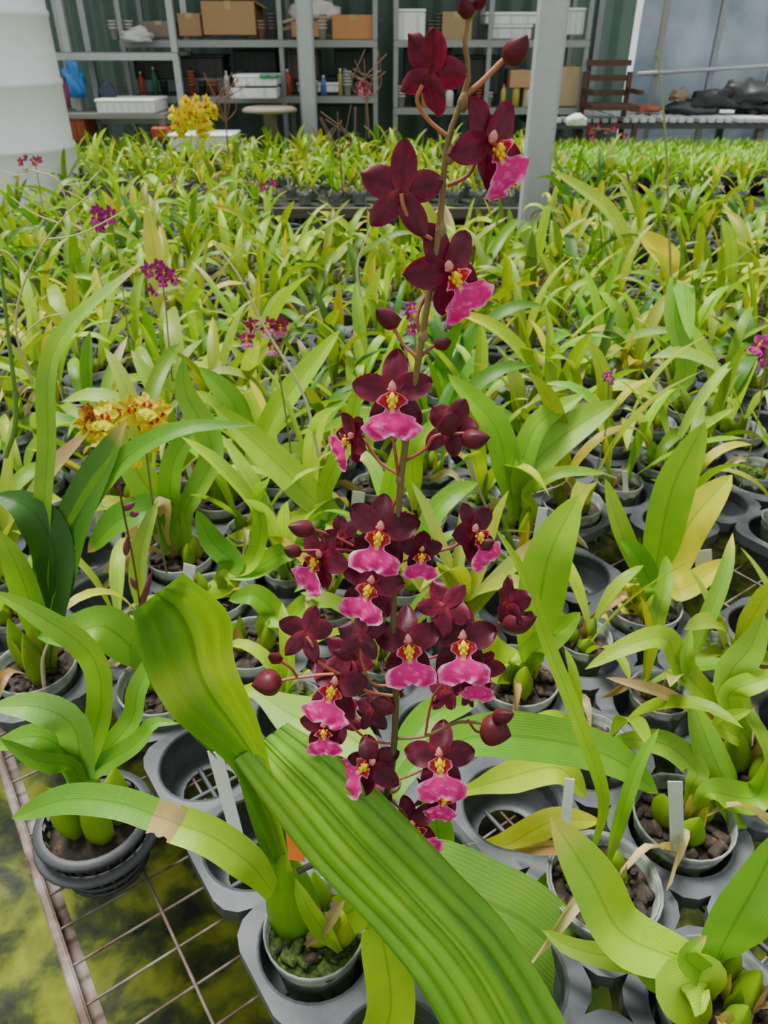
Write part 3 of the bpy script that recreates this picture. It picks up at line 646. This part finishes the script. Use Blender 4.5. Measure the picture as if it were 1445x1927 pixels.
# ---- bench ---------------------------------------------------------------------
bench=empty('wire_mesh_bench')
RE=-.212
mb=MB()
def w2(e2,e1,z): p=ORG+E2*e2+E1*e1; return Vector((p.x,p.y,z))
def seg(mb,a,b,r,ymax=4.05):
    if a.y>ymax and b.y>ymax: return
    if a.y>ymax: a=b.lerp(a,(ymax-b.y)/(a.y-b.y))
    if b.y>ymax: b=a.lerp(b,(ymax-a.y)/(b.y-a.y))
    mb.tube([a,b],r,(1,1,1),ns=5,n=2)
k=RE
while k<3.6:
    seg(mb,w2(k,1.0,ZB),w2(k,-4.2,ZB),.0020,3.9 if k<1.2 else 3.3); k+=.10
k=-4.2
while k<1.0:
    seg(mb,w2(RE,k,ZB-.003),w2(3.6,k,ZB-.003),.0017,3.3 if k>-3 else 3.9); k+=.047
mb.obj('mesh_top',[RUST],bench)
mb=MB()
Mr=Matrix((E1,E2,Vector((0,0,1)))).transposed()
mb.box(w2(RE-.004,-1.4,ZB-.012),(4.8,.010,.030),(1,1,1),rot=Mr,bev=.002)
mb.box(w2(RE+.006,-1.4,ZB-.026),(4.8,.014,.004),(1,1,1),rot=Mr)
for e,l0 in ((.75,-3.2),(1.9,-2.3),(3.0,-1.5)): mb.box(w2(e,(l0+1.0)/2,ZB-.02),(1.0-l0,.03,.03),(1,1,1),rot=Mr)
for e1,l in ((-3.4,.7),(-2.4,1.6),(-1.4,2.6),(.99,3.4)):
    mb.box(w2(RE+l/2,e1,ZB-.05),(.03,l,.03),(1,1,1),rot=Mr)
    for e2 in (RE+.03,RE+l-.03): mb.box(w2(e2,e1,(ZB-.065)/2),(.035,.035,ZB-.065),(1,1,1),rot=Mr)
mb.obj('frame',[RUST],bench)
mb=MB()
for y in (4.42,6.3): mb.box((0,y,ZB),(9,.04,.05),(.12,.10,.08))
mb.box((0,5.36,ZB+.0),(9,1.86,.02),(.03,.035,.03))
for x in range(-4,5):
    for y in (4.45,6.25): mb.box((x,y,ZB/2-.012),(.05,.05,ZB-.025),(.1,.1,.1))
mb.obj('rear_bench',[MG])
mb=MB(); mb.grid([[Vector((-14+x*1.4,-2+y*1.2,0)) for x in range(21)] for y in range(12)],(1,1,1)); mb.obj('floor',[FLOOR])

# ---- plant labels ------------------------------------------------------------
for (x,y,x2,y2,w,col,Yo) in ((1012,1010,1022,955,17,(.85,.87,.82),.0),(268,1062,268,992,17,(.78,.82,.74),0),(186,1000,190,940,14,(.85,.87,.82),0),(355,1090,357,1062,24,(.85,.87,.83),0),
   (436,1535,404,1415,28,(.92,.94,.90),.10),(556,1595,550,1538,32,(.95,.20,.02),-.014),(1062,1570,1072,1465,17,(.88,.9,.85),.06),(1275,1610,1270,1470,24,(.66,.72,.6),.08),(672,955,675,925,24,(.85,.85,.8),0),
   (1325,1075,1322,1035,30,(.75,.77,.65),0)):
    if y>1400: Yb=YM+Yo
    else: Yb=atZ(x,y,ZR+.02).y
    a=atY(x,y,Yb);b=atY(x2,y2,Yb+.004); t=(b-a).normalized(); s=Vector((1,-.2,0)); s=(s-t*s.dot(t)).normalized(); n=s.cross(t); a=a-t*(b-a).length*.45
    mb=MB(); M=Matrix((s,n,t)).transposed(); mb.box((a+b)/2,(w*depth(a)/F,.0009,(b-a).length),col,rot=M,bev=.002); mb.obj('plant_label',[MC])
# ---- secondary flowers -------------------------------------------------------
def stemflower(name,path,fl,R,pet,lipc,edge,bs=(.2,.05,.02),lipk=1,stem=(.20,.22,.05),pets=None):
    mb=MB(); mb.tube(path,.0016,stem,ns=6,mat=1)
    for p in fl:
        q=min(path,key=lambda s:(s-p).length)
        mb.tube([q,(q+p)/2+Vector((0,0,.004)),p],.0008,stem,ns=5,mat=1)
        flower(mb,facing(p,R_.uniform(-60,60),R_.uniform(-20,20),R_.uniform(-20,20)),R*R_.uniform(.8,1.1),col=R_.choice(pets) if pets else pet,lipc=lipc,edge=edge,base=bs,lipk=lipk)
    mb.obj(name,[PETAL,MW])
MAG=((.26,.010,.13),(.45,.03,.25),(.7,.25,.5))
for (cx,cy,Zf,n,sx,sy,rp,pal,nm,bx_,by) in ((232,805,1.10,20,74,46,25,'y','yellow_oncidium_flowers',290,960),(365,218,0,36,42,32,11,'Y','yellow_orchid_spray',360,290),(200,408,1.2,6,18,18,15,'m','magenta_orchid_flowers',205,470),
    (288,528,1.14,9,38,28,15,'m','magenta_orchid_flowers',300,600),(495,628,1.14,7,34,26,18,'r','speckled_orchid_flowers',540,720),(775,600,1.12,4,6,24,12,'m','magenta_orchid_flowers',780,680),(1438,655,1.12,5,12,18,20,'m','magenta_orchid_flowers',1440,760),
    (1140,712,1.05,3,12,8,10,'m','magenta_orchid_flowers',1140,780),(55,297,1.2,4,20,7,8,'m','magenta_orchid_flowers',60,340),(505,345,1.10,4,16,8,7,'m','magenta_orchid_flowers',505,390),(680,160,-1,6,14,20,8,'r','speckled_orchid_flowers',690,260),(1140,250,-1,6,40,14,8,'r','speckled_orchid_flowers',1140,300)):
    Y=atZ(cx,cy,Zf).y if Zf>0 else (4.6 if Zf==0 else 4.5)
    rr=random.Random(cx); fl=[atY(cx+rr.uniform(-1,1)*sx,cy+rr.uniform(-1,1)*sy,Y+rr.uniform(-.03,.03)) for _ in range(n)]
    ctr=atY(cx,cy,Y); b=atY(bx_,by,Y); b.z=min(b.z,.85); R=rp*depth(ctr)/F
    path=catmull([b,(b+ctr)/2+Vector((.01,0,0)),atY(cx+sx*.4,cy,Y),atY(cx-sx*.6,cy-sy*.6,Y)],14)
    if pal=='y': stemflower(nm,path,fl,R,None,(.72,.70,.002),(.72,.72,.004),(.4,.2,.005),1.25,pets=[(.30,.10,.01),(.70,.66,.003),(.70,.66,.003),(.68,.64,.003),(.66,.6,.005)])
    elif pal=='Y': stemflower(nm,path,fl,R,(.78,.76,.002),(.78,.78,.002),(.8,.82,.004),(.7,.6,.01),1.2)
    elif pal=='m': stemflower(nm,path,fl,R,*MAG)
    else: stemflower(nm,path,fl,R,(.2,.02,.05),(.5,.12,.25),(.85,.7,.65))
mb=MB(); Yb=.80
P=[atY(a,b,Yb) for a,b in ((262,1300),(268,1200),(255,1080),(232,960),(222,900))]; mb.tube(P,.0014,(.13,.06,.04),ns=6)
for a,b,c,d in ((262,1150,288,1070),(236,1045,240,1010),(245,970,262,965),(224,925,215,900),(232,960,255,945),(262,1250,250,1225),(258,1110,245,1085),(270,1145,290,1135)):
    mb.bulb(atY(a,b,Yb),atY(c,d,Yb),.0045,(.2,.05,.06),(.18,.03,.07),ns=8,n=6)
mb.obj('budding_orchid_spike',[MW])
def dry(pts,r,col,Y,br=()):
    mb=MB(); mb.tube([atY(a,b,Y) for a,b in pts],[r,r*.5],col,ns=6)
    for bb in br: mb.tube([atY(a,b,Y+.01) for a,b in bb],r*.5,col,ns=5)
    mb.obj('dry_flower_stem',[MW])
DRY=(.60,.50,.32)
dry([(600,860),(570,740),(500,620),(450,520),(400,455)],.0028,DRY,1.1)
dry([(60,720),(30,620),(50,520),(110,420),(190,350)],.0020,(.5,.42,.25),1.1,[[(50,520),(20,480),(0,470)],[(110,420),(60,400),(20,370)],[(90,450),(150,440),(230,400)],[(130,400),(110,340),(60,320)],[(35,640),(80,600),(120,590)]])
dry([(200,560),(160,440),(110,350),(60,300)],.0016,(.45,.38,.2),1.4,[[(110,350),(170,340),(200,300)],[(80,320),(40,330),(0,320)]])
dry([(10,860),(30,780),(12,600),(0,480)],.0045,(.12,.25,.03),1.05)
dry([(1262,520),(1258,400),(1252,250),(1240,120),(1252,0),(1250,-60)],.0028,(.30,.30,.10),1.6,[[(1240,120),(1232,90)],[(1252,250),(1246,225)]])
dry([(880,860),(900,920),(925,975)],.004,(.55,.48,.35),1.15)
dry([(1160,900),(1090,880),(1060,910),(1000,930)],.0022,DRY,1.15,[[(1090,880),(1100,895)]])
dry([(905,1640),(920,1600),(960,1590),(1005,1590)],.0018,(.6,.52,.38),.52,[[(935,1597),(925,1580)],[(985,1590),(1000,1600)]])
dry([(90,1340),(80,1250),(95,1200)],.0035,(.5,.42,.25),.72)
dry([(680,560),(672,500),(700,420)],.003,DRY,1.6)
for (cx,cy,Y,seed) in ((425,190,4.7,3),(640,250,4.4,4),(690,150,5,5)):
    rr=random.Random(seed); br=[[(cx,cy+40),(cx+rr.uniform(-30,30),cy+10),(cx+rr.uniform(-45,45),cy-rr.uniform(10,60))] for _ in range(10)]
    dry([(cx+5,cy+110),(cx,cy+40),(cx-5,cy-40)],.005,(.25,.14,.09),Y,br)

# ---- storage area --------------------------------------------------------------
def bx(mb,x0,y0,x1,y1,Y,dp,col,mat=0,bev=.004):
    a=atY(x0,y1,Y);b=atY(x1,y0,Y); xm0=atY(x0,(y0+y1)/2,Y).x; xm1=atY(x1,(y0+y1)/2,Y).x
    c=Vector(((xm0+xm1)/2,Y+dp/2,(a.z+b.z)/2)); mb.box(c,(abs(xm1-xm0),dp,abs(b.z-a.z)),col,mat,bev=bev); return c,(abs(xm1-xm0),dp,abs(b.z-a.z))
def post(name,x,Y,w,top=3.0,col=(.50,.54,.55),y=120,bot=0.0):
    p=atY(x,y,Y); mb=MB(); mb.box((p.x,Y,(bot+top)/2),(w,w,top-bot),col,bev=w*.12)
    mb.box((p.x,Y,.006),(w*2,w*2,.012),col); 
    return mb.obj(name,[MG])
post('galvanized_post',1030,4.26,.135); post('galvanized_post',577,6.45,.12)
def shelf(name,xs,ys,Y,dp,levels,col=(.33,.35,.34),pw=.035,top=2.4):
    mb=MB(); X=[atY(x,100,Y).x for x in xs]
    for x in X:
        for y in (Y,Y+dp): mb.box((x,y,top/2),(pw,pw,top),col)
    for z in levels:
        mb.box(((X[0]+X[-1])/2,Y+dp/2,z),(X[-1]-X[0]+pw,dp+pw,.022),mixc(col,(.12,.12,.11),.5))
        mb.box(((X[0]+X[-1])/2,Y-pw*.5,z-.015),(X[-1]-X[0]+pw,.012,.045),col)
    return mb.obj(name,[MG])
z75=atY(700,78,6.7).z; zl1=atY(0,178,6.7).z-.02; zl2=atY(0,205,6.7).z
shelf('storage_shelf',(235,530,706),0,6.7,.6,(.45,zl1,z75,2.2))
shelf('storage_shelf',(745,920,1102),0,6.7,.6,(.45,zl2,z75,2.2))
shelf('plant_rack',(80,130,330),0,6.4,.45,(.4,atY(0,102,6.4).z,atY(0,222,6.4).z),(.45,.49,.49),pw=.045)
def carton(x0,y0,x1,y1,Y,dp,col=(.42,.26,.12),op=True):
    mb=MB(); c,s=bx(mb,x0,y0,x1,y1,Y,dp,col,bev=.003)
    mb.box((c.x,c.y,c.z+s[2]/2+.001),(.05,s[1],.002),(.5,.36,.18))
    mb.box((c.x,c.y-s[1]/2-.001,c.z+s[2]*.38),(.05,.002,s[2]*.24),(.5,.36,.18))
    if op:
        M=Matrix.Rotation(.5,3,'Y'); mb.box((c.x+s[0]/2+.035,c.y,c.z+s[2]/2-.02),(.09,s[1]*.95,.003),mixc(col,(.5,.4,.25),.3),rot=M)
    mb.obj('cardboard_box',[CARD])
carton(380,2,480,66,6.72,.45); carton(335,25,378,68,6.75,.4,(.4,.24,.12)); carton(625,28,702,74,6.72,.45,(.60,.28,.11)); carton(548,40,600,70,6.75,.4,(.55,.27,.12),False)
carton(832,22,888,76,6.72,.4,(.42,.28,.15),False); carton(1046,126,1092,200,6.72,.4,(.52,.38,.22)); carton(960,132,1003,165,6.72,.35,(.58,.35,.18)); carton(400,-60,470,0,6.75,.4)
carton(268,40,330,70,6.75,.4,(.25,.2,.15),False); carton(985,165,1040,202,6.74,.35,(.5,.36,.2),False)
def crate(name,x0,y0,x1,y1,Y,dp,col,n=4,mat=MC,lid=True):
    mb=MB(); c,s=bx(mb,x0,y0,x1,y1,Y,dp,col,bev=.008)
    if lid: mb.box((c.x,c.y,c.z+s[2]/2+.008),(s[0]*1.04,s[1]*1.04,.02),tuple(min(1,q*1.1) for q in col),bev=.006)
    for k in range(n): mb.box((c.x-s[0]/2+s[0]*(k+.5)/n,c.y-s[1]/2-.003,c.z),(s[0]/n*.12,.006,s[2]*.9),tuple(q*.8 for q in col))
    mb.obj(name,[mat])
crate('styrofoam_box',745,22,800,78,6.72,.4,(.88,.88,.9),2)
crate('styrofoam_box',915,28,1010,46,6.72,.45,(.85,.85,.85),3); crate('styrofoam_box',925,52,1000,74,6.72,.45,(.72,.75,.75),3); crate('plastic_crate',1056,20,1100,66,6.72,.4,(.72,.76,.76),4)
crate('white_tray',440,146,520,162,6.3,.3,(.88,.9,.88),5); crate('platform_scale',432,166,520,186,6.3,.3,(.8,.84,.82),2,lid=False)
crate('green_box',487,140,522,148,6.28,.1,(.03,.3,.12),1,lid=False)
crate('storage_bin',252,108,420,150,6.8,.3,(.02,.024,.024),5); crate('storage_bin',600,150,700,200,6.8,.4,(.02,.02,.025),4); crate('storage_bin',860,110,940,180,6.8,.4,(.025,.035,.03),4)
crate('storage_bin',780,150,850,200,6.8,.4,(.10,.11,.11),3); crate('storage_bin',540,100,600,150,6.9,.3,(.12,.08,.06),3); crate('storage_bin',345,152,420,176,6.8,.3,(.25,.22,.18),3)
crate('storage_bin',440,95,520,140,7.0,.25,(.02,.025,.025),3); crate('storage_bin',760,92,850,150,7.05,.2,(.02,.025,.025),3); crate('storage_bin',630,95,700,148,7.05,.2,(.03,.05,.04),3)
crate('styrofoam_tray',182,192,290,214,6.1,.4,(.9,.92,.92),8); crate('styrofoam_tray',320,258,440,286,5.9,.3,(.88,.9,.9),9); crate('styrofoam_tray',560,160,640,174,6.75,.3,(.8,.8,.8),4)
crate('red_basket',118,222,160,268,6.1,.3,(.45,.10,.05),4,lid=False); crate('red_basket',285,240,315,266,6.0,.2,(.5,.07,.03),3,lid=False)
rc=random.Random(9)
def potstack(x,y,z,r,n,col):
    mb=MB()
    for q in range(n):
        zz=z+q*.022; mb.lathe((x,y,zz),[(0,.001),(r*.7,.001),(r*.95,.07),(r*1.05,.07),(r*1.05,.08),(r*.9,.08),(r*.68,.005)],col,16)
    mb.obj('stacked_nursery_pots',[MC])
def bottle(x,y,z,r,h,col,cap):
    mb=MB(); mb.lathe((x,y,z),[(0,0),(r,0),(r,h*.65),(r*.9,h*.75),(r*.35,h*.86),(r*.35,h*.9)],col,16); mb.lathe((x,y,z+h*.9),[(r*.42,0),(r*.42,h*.1),(0,h*.1)],cap,12); mb.obj('spray_bottle',[MC])
def shelfx(px,Y=6.8): return atY(px,150,Y).x
for px in range(245,705,23):
    x=shelfx(px+rc.uniform(-5,5)); 
    if rc.random()<.55: potstack(x,6.74,zl1+.012,rc.uniform(.03,.05),rc.choice([2,3,5,7]),rc.choice([(.02,.02,.02),(.35,.12,.05),(.5,.5,.48),(.03,.05,.04)]))
    else: bottle(x,6.76,zl1+.012,rc.uniform(.02,.035),rc.uniform(.12,.2),rc.choice([(.75,.75,.72),(.1,.2,.5),(.5,.45,.1),(.05,.25,.1),(.6,.1,.05)]),(.8,.8,.8))
for px in range(755,1040,24):
    x=shelfx(px+rc.uniform(-5,5))
    if rc.random()<.6: potstack(x,6.74,zl2+.012,rc.uniform(.03,.05),rc.choice([2,4,6]),rc.choice([(.02,.02,.02),(.3,.1,.05),(.5,.5,.48)]))
    else: bottle(x,6.76,zl2+.012,rc.uniform(.02,.035),rc.uniform(.12,.2),rc.choice([(.75,.75,.72),(.1,.3,.5),(.6,.5,.1)]),(.7,.1,.1))
for px in (232,258,500,520,610,808,822,1020,1040):
    x=shelfx(px); potstack(x,6.78,z75+.012,.04,rc.choice([3,5]),rc.choice([(.55,.53,.5),(.3,.2,.12),(.1,.1,.1)]))
mb=MB(); 
zt=atY(0,214,6.1).z-.0; a=atY(90,214,6.1).x; b=atY(310,214,6.1).x
mb.box(((a+b)/2,6.32,zt-.015),(b-a,.5,.03),(.28,.28,.26))
for x in (a+.03,b-.03):
    for y in (6.12,6.5): mb.box((x,y,(zt-.03)/2),(.04,.04,zt-.03),(.25,.25,.24))
mb.obj('work_table',[MG])
mb=MB(); p=atY(500,205,5.95); mb.lathe((p.x,p.y+.2,p.z),[(0,0),(.17,0),(.20,-.015),(.20,-.03),(.05,-.05),(.045,-p.z+.03),(.2,-p.z+.0)],(.30,.25,.19),24); mb.obj('round_side_table',[CARD])
def lump(name,x,y,rx,rz,Y,col,seed,mat=MC,amp=.35):
    p=atY(x,y,Y); k=depth(p)/F; a=rx*k; b=rz*k; mb=MB(); rows=[]; rr=Vector((seed*3.1,seed,0))
    for i in range(15):
        th=math.pi*i/14; row=[]
        for j in range(28):
            ph=2*math.pi*j/28; d=Vector((math.sin(th)*math.cos(ph),math.sin(th)*math.sin(ph),math.cos(th)))
            q=1+amp*noise.noise(d*1.7+rr)+amp*.5*noise.noise(d*4+rr)
            z=d.z*b*q
            row.append(p+Vector((d.x*a*q,d.y*a*.6*q,max(z,-b*.6))))
        rows.append(row)
    mb.grid(rows,col,None,0,closed=True); mb.obj(name,[mat])
lump('blue_cloth',140,160,18,34,6.3,(.02,.18,.50),1,amp=.8); lump('maroon_cloth',122,180,9,32,6.25,(.2,.02,.07),2); lump('navy_cloth',202,180,16,22,6.3,(.02,.03,.06),3)
lump('white_plastic_bag',98,240,24,26,5.9,(.85,.82,.82),4); lump('white_plastic_bag',258,70,30,14,6.6,(.65,.65,.6),5,amp=.5); lump('white_plastic_bag',590,30,40,22,6.85,(.7,.66,.58),6,amp=.6)
for q,(x,y,rx,rz) in enumerate(((1345,190,50,22),(1400,185,52,26),(1300,205,48,14),(1430,205,40,16))): lump('black_plastic_sheeting',x,y,rx,rz,6.9,(.03,.032,.035) if q!=2 else (.08,.08,.085),10+q,amp=.5)
lump('pruning_debris',1278,182,18,12,6.9,(.35,.25,.15),20,amp=.6); lump('terracotta_shards',1215,206,30,7,6.9,(.45,.12,.06),21)
lump('white_plastic_bag',1085,228,20,12,5.9,(.8,.8,.78),22)
mb=MB()
for (x0,y0,x1,y1,c) in ((470,72,640,28,(.5,.36,.22)),(480,60,600,20,(.6,.48,.34)),(560,72,700,60,(.42,.27,.16))):
    a=atY(x0,y0,6.9);b=atY(x1,y1,6.85); t=(b-a); M=t.normalized(); n=Vector((0,1,0)); u=M.cross(n); mb.box((a+b)/2,(t.length,.12,.02),c,rot=Matrix((M,n,u)).transposed())
mb.obj('wood_planks',[CARD])
mb=MB(); 
za=atY(1300,228,6.6).z
mb.box((3.0,7.0,za-.03),(3.6,.9,.04),(.1,.1,.1))
for x in (1.3,3.0,4.7):
    for y in (6.6,7.4): mb.box((x,y,(za-.05)/2),(.05,.05,za-.05),(.2,.2,.2))
for k in range(12):
    for q in range(3):
        cx=1.4+k*.3; cy=6.65+q*.28
        for g in range(4): mb.box((cx+g*.068-.1,cy,za+.01),(.05,.24,.035),(.8,.83,.84),bev=.005)
mb.obj('plug_tray_bench',[MC])
mb=MB(); c=atY(1148,200,6.45); WD=(.12,.06,.035); w=.17
for sx in (-1,1):
    mb.box((c.x+sx*w,c.y+.2,.62+.0),(.035,.035,1.24+.18),WD); mb.box((c.x+sx*w,c.y-.15,.5),(.035,.035,1.0),WD)
    mb.box((c.x+sx*w,c.y+.02,c.z+.1),(.03,.4,.03),WD)
for z in (.28,.18,.08): mb.box((c.x,c.y+.2,c.z+z),(w*2,.02,.04),WD)
mb.box((c.x,c.y+.02,c.z),(w*2.1,.4,.03),WD)
mb.obj('wooden_chair',[CARD])
mb=MB(); p=atY(-20,150,4.6); pr=[(.36,0),(.36,.9)]
for z in (1.0,1.32,1.64,1.96): pr+=[(.355,z),(.362,z+.01),(.362,z+.03),(.353,z+.04)]
pr+=[(.35,2.2),(.1,2.3),(0,2.3)]
mb.lathe((p.x-.05,4.75,0),pr,(.92,.96,1.0),48); mb.obj('white_water_tank',[mat_col('tank_plastic',.4,5,.08,.05)])
# walls
mb=MB(); rows=[[],[]]; x=-7.0; k=0
while x<2.3:
    d=(0,.0,.035,.035)[k%4]; 
    rows[0].append(Vector((x,7.9-d,0))); rows[1].append(Vector((x,7.9-d,3.0))); x+=(.03,.07,.03,.07)[k%4]; k+=1
mb.grid(rows,(.16,.26,.21),None,0,smooth=False); mb.obj('wall_back',[CORR])
mb=MB(); rows=[]
for i in range(30):
    rows.append([Vector((2.3+q*.15,7.95+.03*noise.noise(Vector((q*.5,i*.25,0))),i*.11)) for q in range(36)])
mb.grid(rows,(.34,.41,.48)); mb.obj('wall_back_film',[mat_film()])
mb=MB()
for px_ in (1120,1240,1345,1460): 
    p=atY(px_,100,7.85); mb.box((p.x,7.85,1.5),(.05,.05,3.0),(.35,.37,.38))
zz=atY(1300,132,7.8).z; mb.tube([Vector((2.3,7.8,zz-.03)),Vector((6,7.8,zz+.18))],.018,(.6,.62,.63),ns=8,n=2); mb.box((4.5,7.85,2.4),(5,.05,.05),(.3,.3,.3)); mb.obj('wall_frame',[MG])
mb=MB(); mb.box((-2.3,7.25,3.04),(9.4,1.5,.06),(.2,.22,.2)); mb.obj('added_shade_ceiling',[CORR])  # unseen roof strip above the frame, added to dim the storage shelves
mb=MB(); mb.box((-7.05,5.0,1.5),(.06,6,3.0),(.25,.3,.3)); mb.obj('wall_left',[CORR])
mb=MB(); mb.box((7.5,5.0,1.5),(.06,6,3.0),(.35,.4,.42)); mb.obj('wall_right',[CORR])

# ---- light -----------------------------------------------------------------------
w=bpy.data.worlds.new('World'); bpy.context.scene.world=w; w.use_nodes=True
b=w.node_tree.nodes['Background']; b.inputs[0].default_value=(.96,.98,1,1); b.inputs[1].default_value=.98
L=bpy.data.lights.new('sun','SUN'); L.energy=9.0; L.angle=math.radians(20); L.color=(1,.97,.91)
o=bpy.data.objects.new('sun',L); bpy.context.scene.collection.objects.link(o)
o.rotation_euler=Vector((-.25,.25,1)).normalized().to_track_quat('Z','Y').to_euler()
# ---- camera ----------------------------------------------------------------------
cd=bpy.data.cameras.new('camera'); cam=bpy.data.objects.new('camera',cd); bpy.context.scene.collection.objects.link(cam)
cd.sensor_fit='VERTICAL'; cd.sensor_height=36; cd.lens=36*F/1927; cam.location=CAM; cam.rotation_euler=(math.pi/2-TH,0,0)
cd.clip_start=.01; cd.dof.use_dof=True; cd.dof.focus_distance=.52; cd.dof.aperture_fstop=16
bpy.context.scene.camera=cam
print('plants',cnt)
